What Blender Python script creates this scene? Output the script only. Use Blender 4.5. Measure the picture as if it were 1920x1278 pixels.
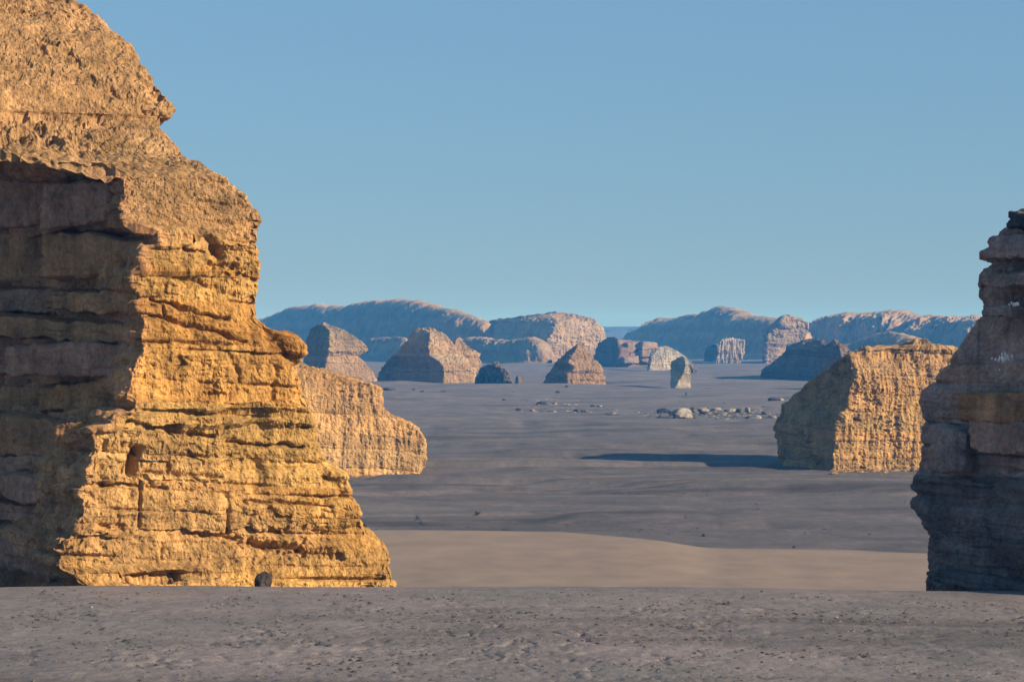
import bpy, math, random
import numpy as np
from math import radians as RAD

random.seed(7)
for o in list(bpy.data.objects):
    bpy.data.objects.remove(o)
SC = bpy.context.scene
COL = SC.collection

# ------------------------------------------------------------------ camera
F, HY, CAMH = 3733.0, 625.0, 8.5          # focal length in photo pixels, horizon row, eye height
cam_d = bpy.data.cameras.new('camera')
cam = bpy.data.objects.new('camera', cam_d)
COL.objects.link(cam)
cam.location = (0, 0, CAMH)
cam.rotation_euler = (RAD(90), 0, 0)
cam_d.sensor_width = 36.0
cam_d.lens = F / 1920 * 36.0
cam_d.shift_y = -(639 - HY) / 1920
cam_d.clip_start, cam_d.clip_end = 0.5, 20000
SC.camera = cam

# ------------------------------------------------------------------ sky, sun, exposure
SUN_EL, SUN_AZ = 21.0, 28.0               # height above horizon; degrees behind the camera's right hand
sx, sy, sz = (math.cos(RAD(SUN_EL)) * math.cos(RAD(SUN_AZ)),
              -math.cos(RAD(SUN_EL)) * math.sin(RAD(SUN_AZ)), math.sin(RAD(SUN_EL)))
W = bpy.data.worlds.new('World')
SC.world = W
W.use_nodes = True
wn = W.node_tree
bg = wn.nodes['Background']
sky = wn.nodes.new('ShaderNodeTexSky')
sky.sky_type = 'NISHITA'
sky.sun_disc = False
sky.sun_elevation = RAD(SUN_EL)
sky.sun_rotation = math.atan2(sx, sy)
sky.altitude = 3000
sky.air_density = 2.0
sky.dust_density = 0.0
sky.ozone_density = 10.0
# the same gentle colour response over the whole sky: less contrast between zenith and horizon
sk_a = wn.nodes.new('ShaderNodeVectorMath'); sk_a.operation = 'SCALE'; sk_a.inputs['Scale'].default_value = 0.12
sk_g = wn.nodes.new('ShaderNodeGamma'); sk_g.inputs[1].default_value = 0.33
sk_t = wn.nodes.new('ShaderNodeVectorMath'); sk_t.operation = 'MULTIPLY'
sk_t.inputs[1].default_value = (3.90 / 1.866, 5.45 / 1.866, 6.80 / 1.866)
wn.links.new(sky.outputs[0], sk_a.inputs[0]); wn.links.new(sk_a.outputs[0], sk_g.inputs[0])
wn.links.new(sk_g.outputs[0], sk_t.inputs[0]); wn.links.new(sk_t.outputs[0], bg.inputs[0])
bg.inputs[1].default_value = 0.10

sun_d = bpy.data.lights.new('sun', 'SUN')
sun_d.energy = 5.0
sun_d.angle = RAD(0.5)
sun_d.color = (1.0, 0.80, 0.56)
sun = bpy.data.objects.new('sun', sun_d)
COL.objects.link(sun)
sun.location = (60, -40, 60)
from mathutils import Vector
sun.rotation_euler = Vector((sx, sy, sz)).to_track_quat('Z', 'Y').to_euler()

SC.view_settings.view_transform = 'Standard'
SC.view_settings.look = 'None'
SC.view_settings.exposure = 0.9
SC.view_settings.gamma = 1.0
SC.cycles.use_denoising = True
SC.cycles.max_bounces = 5
SC.cycles.diffuse_bounces = 3
SC.cycles.volume_bounces = 1

# ------------------------------------------------------------------ numeric noise
_rng = np.random.default_rng(3)
_perm = np.concatenate([_rng.permutation(512)] * 3).astype(np.int32)
_g = _rng.normal(size=(512, 3)).astype(np.float32)
_g /= np.linalg.norm(_g, axis=1)[:, None]


def noise(P):
    """gradient noise, P (N,3) -> (N,) about -0.7..0.7"""
    P = np.asarray(P, np.float32)
    i = np.floor(P).astype(np.int32)
    f = P - i
    i &= 511
    u = f * f * f * (f * (f * 6 - 15) + 10)
    r = 0
    for dx in (0, 1):
        wx = u[:, 0] if dx else 1 - u[:, 0]
        a = _perm[i[:, 0] + dx]
        for dy in (0, 1):
            wy = u[:, 1] if dy else 1 - u[:, 1]
            b = _perm[a + i[:, 1] + dy]
            for dz in (0, 1):
                wz = u[:, 2] if dz else 1 - u[:, 2]
                g = _g[_perm[b + i[:, 2] + dz]]
                r = r + wx * wy * wz * (g[:, 0] * (f[:, 0] - dx) + g[:, 1] * (f[:, 1] - dy) + g[:, 2] * (f[:, 2] - dz))
    return r * 1.5


def fbm(P, octv=4, gain=0.5, lac=2.03):
    P = np.asarray(P, np.float32)
    r, a = 0, 1.0
    for k in range(octv):
        r = r + a * noise(P + 17.3 * k)
        P = P * lac
        a *= gain
    return r


def ridged(P, octv=4, gain=0.5):
    P = np.asarray(P, np.float32)
    r, a = 0, 1.0
    for k in range(octv):
        r = r + a * (1 - 2.2 * np.abs(noise(P + 31.7 * k)))
        P = P * 2.07
        a *= gain
    return r / 1.6


def sstep(a, b, x):
    t = np.clip((x - a) / (b - a), 0, 1)
    return t * t * (3 - 2 * t)


def pix(px, py, d):
    return ((px - 960) / F * d, d, CAMH - (py - HY) / F * d)


def DG(py, z=0.0):
    """distance at which a picture row meets level ground of height z"""
    return (CAMH - z) * F / (py - HY)


# ------------------------------------------------------------------ materials
def new_mat(name):
    m = bpy.data.materials.new(name)
    m.use_nodes = True
    nt = m.node_tree
    b = nt.nodes['Principled BSDF']
    b.inputs['Roughness'].default_value = 0.95
    b.inputs['Specular IOR Level'].default_value = 0.12
    return m, nt, b


def nd(nt, t, **kw):
    n = nt.nodes.new(t)
    for k, v in kw.items():
        if k in n.inputs:
            n.inputs[k].default_value = v
        else:
            setattr(n, k, v)
    return n


def rock_material(name, scale, bump, var=0.35):
    """weathered mudstone: colour from the mesh's own tone, broken by grain, streaks and pits"""
    m, nt, b = new_mat(name)
    L = nt.links.new
    at = nd(nt, 'ShaderNodeAttribute', attribute_name='tone')
    tc = nd(nt, 'ShaderNodeNewGeometry')
    n1 = nd(nt, 'ShaderNodeTexNoise', Scale=scale, Detail=8.0, Roughness=0.68)
    n2 = nd(nt, 'ShaderNodeTexNoise', Scale=scale * 7, Detail=6.0, Roughness=0.75)
    mp = nd(nt, 'ShaderNodeMapping')
    mp.inputs['Scale'].default_value = (1, 1, 0.18)
    n3 = nd(nt, 'ShaderNodeTexNoise', Scale=scale * 3.2, Detail=5.0, Roughness=0.6)
    L(tc.outputs['Position'], n1.inputs['Vector'])
    L(tc.outputs['Position'], n2.inputs['Vector'])
    L(tc.outputs['Position'], mp.inputs['Vector'])
    L(mp.outputs[0], n3.inputs['Vector'])
    r1 = nd(nt, 'ShaderNodeMapRange')
    r1.inputs[1].default_value, r1.inputs[2].default_value = 0.3, 0.7
    r1.inputs[3].default_value, r1.inputs[4].default_value = 1 - var, 1 + var * 0.8
    L(n1.outputs[0], r1.inputs[0])
    r2 = nd(nt, 'ShaderNodeMapRange')
    r2.inputs[1].default_value, r2.inputs[2].default_value = 0.28, 0.72
    r2.inputs[3].default_value, r2.inputs[4].default_value = 1 - var * 0.9, 1 + var * 0.7
    L(n2.outputs[0], r2.inputs[0])
    r3 = nd(nt, 'ShaderNodeMapRange')
    r3.inputs[1].default_value, r3.inputs[2].default_value = 0.3, 0.7
    r3.inputs[3].default_value, r3.inputs[4].default_value = 1 - var * 0.5, 1 + var * 0.4
    L(n3.outputs[0], r3.inputs[0])
    m1 = nd(nt, 'ShaderNodeMath', operation='MULTIPLY')
    L(r1.outputs[0], m1.inputs[0]); L(r2.outputs[0], m1.inputs[1])
    m2 = nd(nt, 'ShaderNodeMath', operation='MULTIPLY')
    L(m1.outputs[0], m2.inputs[0]); L(r3.outputs[0], m2.inputs[1])
    mx = nd(nt, 'ShaderNodeVectorMath', operation='SCALE')
    L(at.outputs['Color'], mx.inputs[0]); L(m2.outputs[0], mx.inputs['Scale'])
    L(mx.outputs[0], b.inputs['Base Color'])
    if bump:
        ad = nd(nt, 'ShaderNodeMath', operation='ADD')
        L(n2.outputs[0], ad.inputs[0]); L(n1.outputs[0], ad.inputs[1])
        bp = nd(nt, 'ShaderNodeBump', Strength=0.8, Distance=bump)
        L(ad.outputs[0], bp.inputs['Height'])
        L(bp.outputs[0], b.inputs['Normal'])
    return m


ALB = 0.54                                  # overall reflectance of the tones below
M_NEAR = rock_material('near_mudstone', 1.9, 0.05, 0.50)
M_MID = rock_material('mid_mudstone', 0.9, 0.12, 0.46)
M_FAR = rock_material('far_mudstone', 0.22, 0.35, 0.30)


# ------------------------------------------------------------------ mesh helpers
def mesh_np(name, V, Q, mat, tone=None, parent=None, smooth=True, loc=(0, 0, 0)):
    """V (N,3) world positions, Q (M,4 or 3) faces; the object's origin is put at loc"""
    V = np.asarray(V, np.float32) - np.asarray(loc, np.float32)
    Q = np.asarray(Q, np.int32)
    k = Q.shape[1]
    me = bpy.data.meshes.new(name)
    me.vertices.add(len(V))
    me.vertices.foreach_set('co', V.ravel())
    me.loops.add(Q.size)
    me.loops.foreach_set('vertex_index', Q.ravel())
    me.polygons.add(len(Q))
    me.polygons.foreach_set('loop_start', np.arange(0, Q.size, k, dtype=np.int32))
    me.update(calc_edges=True)
    me.polygons.foreach_set('use_smooth', np.full(len(Q), smooth))
    if tone is not None:
        a = me.attributes.new('tone', 'FLOAT_COLOR', 'POINT')
        c = np.ones((len(V), 4), np.float32)
        c[:, :3] = np.asarray(tone) * ALB
        a.data.foreach_set('color', c.ravel())
    me.materials.append(mat)
    o = bpy.data.objects.new(name, me)
    COL.objects.link(o)
    if parent is not None:
        o.parent = parent
    else:
        o.location = loc
    return o


def thing(name, label, cat, loc, group=None):
    e = bpy.data.objects.new(name, None)
    e.empty_display_size = 0.5
    COL.objects.link(e)
    e.location = loc
    e['label'], e['category'] = label, cat
    if group:
        e['group'] = group
    return e


def tag(o, label, cat, group=None):
    o['label'], o['category'] = label, cat
    if group:
        o['group'] = group
    return o


def grid_faces(nr, nc, wrap):
    r = np.arange(nr - 1)[:, None]
    c = np.arange(nc if wrap else nc - 1)[None, :]
    c2 = (c + 1) % nc
    return np.stack([r * nc + c, r * nc + c2, (r + 1) * nc + c2, (r + 1) * nc + c], -1).reshape(-1, 4)


def grid_normals(P, wrap):
    if wrap:
        du = np.roll(P, -1, 1) - np.roll(P, 1, 1)
    else:
        du = np.gradient(P, axis=1)
    dv = np.gradient(P, axis=0)
    n = np.cross(du, dv)
    n /= np.linalg.norm(n, axis=2)[..., None] + 1e-9
    return n


# ------------------------------------------------------------------ rock surface: strata, joints, pits
def strata(P, seed, dip=0.03, thick=(0.5, 1.4), amp=0.22, notch=0.2, joints=0.12, jw=(1.2, 2.8), k=1.0):
    """offset along the normal (m) and a per-layer tone for points P; k scales feature size"""
    rg = np.random.default_rng(seed)
    zz = P[:, 2] + dip * P[:, 0] + 0.28 * k * fbm(P * (0.16 / k), 2)
    b = [-4.0 * k]
    while b[-1] < 45:
        b.append(b[-1] + k * rg.uniform(*thick) * (0.45 if rg.random() < 0.3 else 1))
    b = np.array(b, np.float32)
    i = np.clip(np.searchsorted(b, zz) - 1, 0, len(b) - 2)
    f = (zz - b[i]) / (b[i + 1] - b[i])
    off = rg.uniform(-1, 1, len(b)).astype(np.float32)
    tone = rg.uniform(0.82, 1.14, len(b)).astype(np.float32)
    hue = rg.uniform(-1, 1, len(b)).astype(np.float32)
    ln = noise(np.stack([P[:, 0] * 0.22 / k, P[:, 1] * 0.22 / k, i * 7.3], 1))
    d = amp * k * (off[i] * (0.65 + ln) + 0.5 * (1 - (2 * f - 1) ** 4) - 0.25)
    dist = np.minimum(zz - b[i], b[i + 1] - zz) / k
    near = np.where(f < 0.5, i, i + 1)
    pres = sstep(-0.05, 0.35, noise(np.stack([P[:, 0] * 0.35 / k, P[:, 1] * 0.35 / k, near * 5.1], 1)) + rg.uniform(-0.15, 0.2, len(b) + 1)[near])
    d -= notch * k * pres * np.exp(-(dist / 0.055) ** 2)
    # upright joints, shifted from layer to layer
    h = (P[:, 0] * 0.8 - P[:, 1] * 0.6 + 0.15 * k * noise(P * (1.3 / k))) / k
    wj = rg.uniform(jw[0], jw[1], len(b))[i]
    ph = rg.uniform(0, 9, len(b))[i]
    q = h / wj + ph
    cell = np.floor(q)
    dj = np.abs(q - np.round(q)) * wj
    jp = sstep(0.0, 0.25, noise(np.stack([np.round(q) * 3.7, i * 4.9, P[:, 2] * 0.3 / k], 1)))
    d -= joints * k * jp * np.exp(-(dj / 0.045) ** 2)
    d += amp * 0.55 * k * noise(np.stack([cell * 5.3, i * 3.1, 0 * dj], 1))
    return d, tone[i], hue[i]


def terrace(n, k):
    q = n * k
    f = np.floor(q)
    return (f + sstep(0.5, 1.0, q - f)) / k


def rough(P, k=1.0, big=0.35, mid=0.14, fine=0.05, pits=0.12, flute=0.06, lam=0.05):
    A = lambda *v: np.array(v, np.float32) / k
    n1 = fbm(P * A(1.0, 1.0, 1.7) + 9, 4, 0.55)
    d = big * k * fbm(P * (0.33 / k), 3) + mid * k * (0.75 * terrace(n1, 4.5) + 0.35 * n1)
    d += fine * k * fbm(P * (4.5 / k) + 4, 4, 0.66)
    d += lam * k * (noise(P * A(0.7, 0.7, 6.0) + 2) + 0.6 * noise(P * A(1.3, 1.3, 13.0) + 6)) * sstep(-0.35, 0.3, noise(P * (0.4 / k) + 77))
    wp = P + 0.16 * k * np.stack([noise(P * (2.2 / k)), noise(P * (2.2 / k) + 5), noise(P * (2.2 / k) + 9)], 1)
    patch = sstep(-0.15, 0.35, noise(P * (0.45 / k) + 11))
    pn = sstep(0.30, 0.46, noise(wp * A(1.9, 1.9, 3.4) + 3)) * patch
    d -= pits * k * pn
    d -= pits * 0.45 * k * sstep(0.27, 0.42, noise(wp * A(6.0, 6.0, 8.0) + 8)) * (0.3 + 0.7 * patch)
    if np.any(flute):
        d += flute * k * fbm(P * A(2.4, 2.4, 0.35) + 5, 3)
    return d, pn


def prof(lst, y):
    a = np.array(lst, np.float32)
    return np.interp(y, a[:, 0], a[:, 1])


def loft(Lp, Bp, Rp, d0, py_top, py_base, T, kl, kr, nrow, nside, nback=40, base_z=0.0, split=(0.45, 0.55),
         batter=None, taper=0.6, rowdens=None, round_=6, backw=0.8, cap=0.4, backm=14):
    """ring-built rock body. Lp/Bp/Rp: outline left, front edge between its two faces, outline right, read off the
    photograph as (row, column); d0: distance of the front edge at the foot; T: thickness front to back in metres;
    kl, kr: how far the left and right faces run back for each metre of width. Rings are level."""
    z_top = CAMH - (py_top - HY) / F * (d0 + (batter[0][1] if batter else 0))
    t = np.linspace(0, 1, nrow)
    if rowdens is not None:
        tt = np.linspace(0, 1, 2000)
        w = prof(rowdens, tt)
        cw = np.cumsum(w); cw = (cw - cw[0]) / (cw[-1] - cw[0])
        t = np.interp(t, cw, tt)
    z = base_z - 0.5 + (z_top - base_z + 0.5) * t
    rowpy = lambda zz, d: HY + (CAMH - zz) * F / d
    dB = np.full(nrow, d0, np.float64)
    for _ in range(3):
        pB = rowpy(z, dB)
        xl, xb, xr = prof(Lp, pB), prof(Bp, pB), prof(Rp, pB)
        wid = xr - xl
        wbase = wid[int(nrow * 0.05)]
        g = np.clip(wid / wbase, 0.05, 1.3) ** taper
        dB = d0 + (T - T * np.minimum(g, 1)) * 0.45
        if batter is not None:
            dB = dB + prof(batter, pB)
    wl, wr = (xb - xl) / F * dB, (xr - xb) / F * dB
    dL, dR = dB + kl * wl, dB + kr * wr
    XB = (xb - 960) / F * dB
    XL = (prof(Lp, rowpy(z, dL)) - 960) / F * dL
    XR = (prof(Rp, rowpy(z, dR)) - 960) / F * dR
    XL, XR = np.minimum(XL, XB - 0.02), np.maximum(XR, XB + 0.02)
    Tz = np.maximum(T * g, np.maximum(dL, dR) - dB + 0.3)
    cx = (XL + XR) / 2
    n1, n2 = int(nside * split[0]), int(nside * split[1])
    ctrl = [np.stack([XL, dL], 1), np.stack([XB, dB], 1), np.stack([XR, dR], 1),
            np.stack([np.minimum(cx + (XR - cx) * backw, (XR / dR - backm / F) * (dB + Tz)), dB + Tz], 1),
            np.stack([np.maximum(cx + (XL - cx) * backw, (XL / dL + backm / F) * (dB + Tz)), dB + Tz], 1)]
    ctrl[3][:, 0] = np.maximum(ctrl[3][:, 0], ctrl[4][:, 0] + 0.02)
    seg = [n1, n2, nback, nback, nback]
    rings = []
    for k in range(5):
        a, c = ctrl[k], ctrl[(k + 1) % 5]
        s = (np.arange(seg[k]) / seg[k])[None, :, None]
        rings.append(a[:, None, :] * (1 - s) + c[:, None, :] * s)
    XY = np.concatenate(rings, 1)
    for _ in range(round_):
        XY = 0.5 * XY + 0.25 * (np.roll(XY, 1, 1) + np.roll(XY, -1, 1))
    P = np.concatenate([XY, np.broadcast_to(z[:, None, None], XY.shape[:2] + (1,))], 2)
    # close the top with shrinking rings
    top = P[-1]
    c = top.mean(0)
    caps = []
    for s in np.linspace(0, 1, 9)[1:]:
        r = top * (1 - s * 0.995) + c * s * 0.995
        r[:, 2] = top[:, 2] + cap * math.sin(s * math.pi / 2)
        caps.append(r)
    P = np.concatenate([P, np.stack(caps)], 0)
    return P


def px_of(P):
    return 960 + P[:, 0] / P[:, 1] * F, HY - (P[:, 2] - CAMH) / P[:, 1] * F


def finish(name, P, disp_fn, base_col, mat, parent=None, label=None, cat=None, group=None, tone_fn=None, foot=None):
    nr, nc = P.shape[:2]
    N = grid_normals(P, True).reshape(-1, 3)
    V = P.reshape(-1, 3).astype(np.float32)
    d, tone, hue, pit = disp_fn(V)
    V2 = V + N * d[:, None]
    base = np.array(base_col, np.float32)
    c = base[None] * tone[:, None]
    c = c * (1 + hue[:, None] * np.array([0.05, -0.02, -0.10], np.float32))
    c = c * (1 - 0.12 * pit[:, None])
    if tone_fn is not None:
        c = tone_fn(V, c)
    loc = V2.mean(0); loc[2] = V2[:, 2].min() + 0.5
    if parent is not None:
        loc = np.array(parent.location)
    o = mesh_np(name, V2, grid_faces(nr, nc, True), mat, np.clip(c, 0.01, 1.2), parent, False, loc)
    if label:
        tag(o, label, cat, group)
    return o


def block(name, corner, ax, up, out, w, h, t, seed, col, mat, parent, n=(22, 14, 8), k=1.0, rnd=0.22):
    """a weathered slab: a box rounded and roughened; corner = lower near-left, ax/up/out unit axes"""
    rg = np.random.default_rng(seed)
    fs, vs, base = [], [], 0
    def face(fu, nu, nv):
        nonlocal base
        u, v = np.meshgrid(np.linspace(0, 1, nu), np.linspace(0, 1, nv), indexing='ij')
        vs.append(fu(u, v).reshape(-1, 3))
        fs.append(grid_faces(nu, nv, False) + base)
        base += nu * nv
    o1, o0 = (lambda u: np.ones_like(u)), (lambda u: np.zeros_like(u))
    nx, nz, ny = n
    face(lambda u, v: np.stack([u, v, o1(u)], -1), nx, nz)
    face(lambda u, v: np.stack([1 - u, v, o0(u)], -1), nx, nz)
    face(lambda u, v: np.stack([u, o1(u), 1 - v], -1), nx, ny)
    face(lambda u, v: np.stack([u, o0(u), v], -1), nx, ny)
    face(lambda u, v: np.stack([o0(u), v, u], -1), ny, nz)
    face(lambda u, v: np.stack([o1(u), v, 1 - u], -1), ny, nz)
    B = np.concatenate(vs) * 2 - 1
    # round the edges
    S = np.array([w, h, t], np.float64) / 2
    q = B * S
    r = rnd * min(w, h, t)
    inner = np.clip(q, -(S - r), S - r)
    dlt = q - inner
    ln = np.linalg.norm(dlt, axis=1)[:, None] + 1e-9
    q = inner + dlt / ln * np.minimum(ln, r)
    nrm = q / S ** 2; nrm /= np.linalg.norm(nrm, axis=1)[:, None]
    # an uneven outline: shear and taper
    q[:, 0] += q[:, 1] * rg.uniform(-.15, .15)
    q[:, 1] += q[:, 0] * rg.uniform(-.05, .05)
    q[:, 1] *= 1 + q[:, 0] / S[0] * rg.uniform(-.12, .12)
    ax, up, out = map(np.array, (ax, up, out))
    ctr = np.array(corner) + ax * w / 2 + up * h / 2 - out * t / 2
    Wp = ctr + q[:, :1] * ax + q[:, 1:2] * up + q[:, 2:3] * out
    Nw = nrm[:, :1] * ax + nrm[:, 1:2] * up + nrm[:, 2:3] * out
    d = rough(Wp + seed, k, 0.12, 0.09, 0.05, 0.06, 0.0, 0.07)[0]
    Wp = Wp + Nw * d[:, None]
    tone = np.array(col)[None] * (0.92 + 0.25 * noise(Wp * (0.8 / k) + seed))[:, None]
    return mesh_np(name, Wp, np.concatenate(fs), mat, np.clip(tone, 0.01, 0.85), parent, True,
                   np.array(parent.location) if parent else Wp.mean(0))


# ================================================================== GROUND
TERR = 4.5                                 # the near terrace stands above the plain


def ground_z(x, y):
    """height of the plain: a cracked terrace in front with a lip, then the flat"""
    x, y = np.asarray(x, np.float64), np.asarray(y, np.float64)
    p2 = np.stack([x * 0.06, y * 0.06, 0 * x], -1).reshape(-1, 3)
    sh = x.shape
    lipy = 31.9 + 0.12 * noise(p2 * 5 + 5).reshape(sh) - 0.02 * np.maximum(x - 1, 0)
    terr = TERR + 0.02 * noise(p2 * 6).reshape(sh) - 0.008 * np.maximum(x - 1, 0)
    z = terr * (1 - sstep(0, 9.0, y - lipy + 0.6))
    z = z - 0.1 * sstep(0, 9, y - lipy) * (1 - sstep(66, 90, y))
    und = fbm(np.stack([x / 34, y / 11, 0 * x], -1).reshape(-1, 3) + 40, 3).reshape(sh)
    z = z + und * (0.34 * sstep(84, 110, y) + 0.30 * sstep(150, 400, y))
    return z


def build_ground():
    # rows of distance, close together where the photograph resolves them
    ys = np.concatenate([[-400, -120, -30, -8, 2, 10, 16, 19], np.arange(20.5, 32.6, 0.045), np.arange(32.6, 60, 0.6), np.arange(60, 132, 0.32)])
    far = [132.0]
    while far[-1] < 1750:
        far.append(far[-1] * 1.012 + 0.2)
    ys = np.concatenate([ys, far])
    s = np.linspace(-1, 1, 561)
    s = 0.42 * s + 0.58 * s ** 3
    Y, S = np.meshgrid(ys, s, indexing='ij')
    half = np.where(Y < 20, 17 + (20 - Y) * 0.6, 0.5 * Y + 7)
    half = np.where(Y < -20, 400, half)
    X = S * half
    Z = ground_z(X, Y)
    p = np.stack([X, Y, 0 * X], -1).reshape(-1, 3)
    fg = ((Y > 19) & (Y < 33.5)).reshape(-1)
    q = p[fg]
    # dried crust: flat plates parted by broken cracks, worn hollows, small clods
    wq = q + 0.20 * np.stack([noise(q * 2.1), noise(q * 2.1 + 9), 0 * q[:, 0]], 1) + 0.05 * np.stack([noise(q * 9), noise(q * 9 + 9), 0 * q[:, 0]], 1)
    r1 = np.abs(noise(wq * np.array([1.7, 0.9, 1])))
    r2 = np.abs(noise(wq * np.array([4.2, 2.4, 1]) + 13))
    patch = sstep(-0.1, 0.35, noise(q * np.array([0.5, 0.3, 1]) + 3))
    p1 = sstep(0.0, 0.3, noise(q * 1.3 + 60)); p2 = sstep(0.05, 0.35, noise(q * 2.4 + 70))
    h = -0.04 * np.exp(-(r1 / 0.022) ** 2) * p1 - 0.035 * np.exp(-(r2 / 0.06) ** 2) * p2 * (0.3 + 0.7 * patch)
    h += 0.012 * fbm(q * 0.9, 2) + 0.007 * fbm(q * 6.0 + 7, 3, 0.65)
    cl = noise(q * np.array([4.2, 2.8, 1]) + 21)
    h += 0.016 * sstep(0.30, 0.5, cl) * patch - 0.012 * sstep(0.36, 0.5, -cl) * (0.3 + 0.7 * patch)
    fade = 1 - 0.8 * sstep(28.5, 31, q[:, 1])
    zz = Z.reshape(-1)
    zz[fg] += h * fade
    # wind ripples and low steps on the flat beyond
    md = ((Y > 84) & (Y < 230)).reshape(-1)
    q = p[md]
    u = q[:, 1] + 2.5 * noise(q * np.array([0.03, 0.05, 1])) + 0.06 * q[:, 0]
    st = np.abs(noise(np.stack([q[:, 0] / 40, u / 4.5, 0 * u + 3], 1)))
    st2 = noise(np.stack([q[:, 0] / 26, u / 7.0, 0 * u + 8], 1))
    zz[md] += 0.30 * sstep(0.05, 0.16, st2) * sstep(84, 95, q[:, 1]) * (1 - sstep(150, 220, q[:, 1]))
    zz[md] += -0.30 * np.exp(-(st / 0.05) ** 2) * sstep(84, 92, q[:, 1]) + 0.03 * fbm(q * 0.5, 3)
    V = np.stack([p[:, 0], p[:, 1], zz], 1)
    return V, grid_faces(Y.shape[0], Y.shape[1], False)[:, ::-1]


def ground_material():
    m, nt, b = new_mat('grey_silt')
    L = nt.links.new
    g = nd(nt, 'ShaderNodeNewGeometry')
    mp = nd(nt, 'ShaderNodeMapping'); mp.inputs['Scale'].default_value = (0.05, 0.22, 1)
    L(g.outputs['Position'], mp.inputs[0])
    nA = nd(nt, 'ShaderNodeTexNoise', Scale=1.0, Detail=6.0, Roughness=0.6)
    L(mp.outputs[0], nA.inputs['Vector'])
    nB = nd(nt, 'ShaderNodeTexNoise', Scale=2.2, Detail=8.0, Roughness=0.7)
    L(g.outputs['Position'], nB.inputs['Vector'])
    nC = nd(nt, 'ShaderNodeTexNoise', Scale=0.35, Detail=4.0, Roughness=0.6)
    L(g.outputs['Position'], nC.inputs['Vector'])
    cr = nd(nt, 'ShaderNodeValToRGB')
    e = cr.color_ramp.elements
    e[0].position, e[0].color = 0.30, (0.090, 0.086, 0.091, 1)
    e[1].position, e[1].color = 0.70, (0.156, 0.150, 0.147, 1)
    e2 = cr.color_ramp.elements.new(0.5); e2.color = (0.124, 0.117, 0.119, 1)
    L(nA.outputs[0], cr.inputs[0])
    mr = nd(nt, 'ShaderNodeMapRange')
    mr.inputs[1].default_value, mr.inputs[2].default_value = 0.25, 0.75
    mr.inputs[3].default_value, mr.inputs[4].default_value = 0.72, 1.25
    L(nB.outputs[0], mr.inputs[0])
    # pinkish dust lying in patches
    mrc = nd(nt, 'ShaderNodeMapRange')
    mrc.inputs[1].default_value, mrc.inputs[2].default_value = 0.42, 0.66
    L(nC.outputs[0], mrc.inputs[0])
    mix = nd(nt, 'ShaderNodeMix', data_type='RGBA')
    L(mrc.outputs[0], mix.inputs[0])
    L(cr.outputs[0], mix.inputs[6])
    mix.inputs[7].default_value = (0.172, 0.150, 0.150, 1)
    vs = nd(nt, 'ShaderNodeVectorMath', operation='SCALE')
    L(mix.outputs[2], vs.inputs[0]); L(mr.outputs[0], vs.inputs['Scale'])
    sp = nd(nt, 'ShaderNodeSeparateXYZ')
    L(g.outputs['Position'], sp.inputs[0])
    my = nd(nt, 'ShaderNodeMapRange')               # paler on the terrace, darker on the flat beyond it
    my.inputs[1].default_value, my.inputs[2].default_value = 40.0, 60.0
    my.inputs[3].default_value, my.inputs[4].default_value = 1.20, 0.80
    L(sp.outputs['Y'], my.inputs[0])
    # dark flecks of broken crust
    nF = nd(nt, 'ShaderNodeTexNoise', Scale=5.5, Detail=5.0, Roughness=0.62)
    L(g.outputs['Position'], nF.inputs['Vector'])
    mf = nd(nt, 'ShaderNodeMapRange')
    mf.inputs[1].default_value, mf.inputs[2].default_value = 0.60, 0.70
    mf.inputs[3].default_value, mf.inputs[4].default_value = 1.0, 0.55
    L(nF.outputs[0], mf.inputs[0])
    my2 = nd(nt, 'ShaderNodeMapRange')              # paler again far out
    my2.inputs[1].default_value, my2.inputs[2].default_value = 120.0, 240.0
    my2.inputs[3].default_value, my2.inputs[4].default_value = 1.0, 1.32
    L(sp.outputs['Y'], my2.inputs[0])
    # long dark streaks, drawn out sideways
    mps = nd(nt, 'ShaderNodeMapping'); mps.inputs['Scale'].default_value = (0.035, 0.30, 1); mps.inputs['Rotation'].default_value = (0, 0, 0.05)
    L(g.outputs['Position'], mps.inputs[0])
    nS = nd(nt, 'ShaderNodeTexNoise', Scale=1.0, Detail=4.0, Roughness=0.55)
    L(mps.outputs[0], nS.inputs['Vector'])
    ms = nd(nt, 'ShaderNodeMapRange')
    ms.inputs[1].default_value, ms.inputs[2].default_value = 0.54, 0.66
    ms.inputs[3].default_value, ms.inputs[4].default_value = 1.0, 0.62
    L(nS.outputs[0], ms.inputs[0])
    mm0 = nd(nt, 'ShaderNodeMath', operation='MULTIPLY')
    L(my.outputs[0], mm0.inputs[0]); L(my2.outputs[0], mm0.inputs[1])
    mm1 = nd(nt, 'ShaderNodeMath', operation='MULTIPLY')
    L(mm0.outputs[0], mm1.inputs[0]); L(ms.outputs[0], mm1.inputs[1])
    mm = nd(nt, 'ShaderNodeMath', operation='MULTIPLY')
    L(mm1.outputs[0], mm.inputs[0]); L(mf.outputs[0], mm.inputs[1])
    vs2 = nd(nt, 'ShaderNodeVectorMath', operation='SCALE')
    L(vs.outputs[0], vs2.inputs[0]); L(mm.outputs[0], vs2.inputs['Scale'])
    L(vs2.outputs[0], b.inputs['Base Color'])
    bp = nd(nt, 'ShaderNodeBump', Strength=0.6, Distance=0.05)
    nD = nd(nt, 'ShaderNodeTexNoise', Scale=7.0, Detail=6.0, Roughness=0.7)
    L(g.outputs['Position'], nD.inputs['Vector'])
    L(nD.outputs[0], bp.inputs['Height']); L(bp.outputs[0], b.inputs['Normal'])
    return m


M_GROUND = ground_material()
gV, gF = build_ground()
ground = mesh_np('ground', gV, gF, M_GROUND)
ground['kind'] = 'structure'


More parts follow.
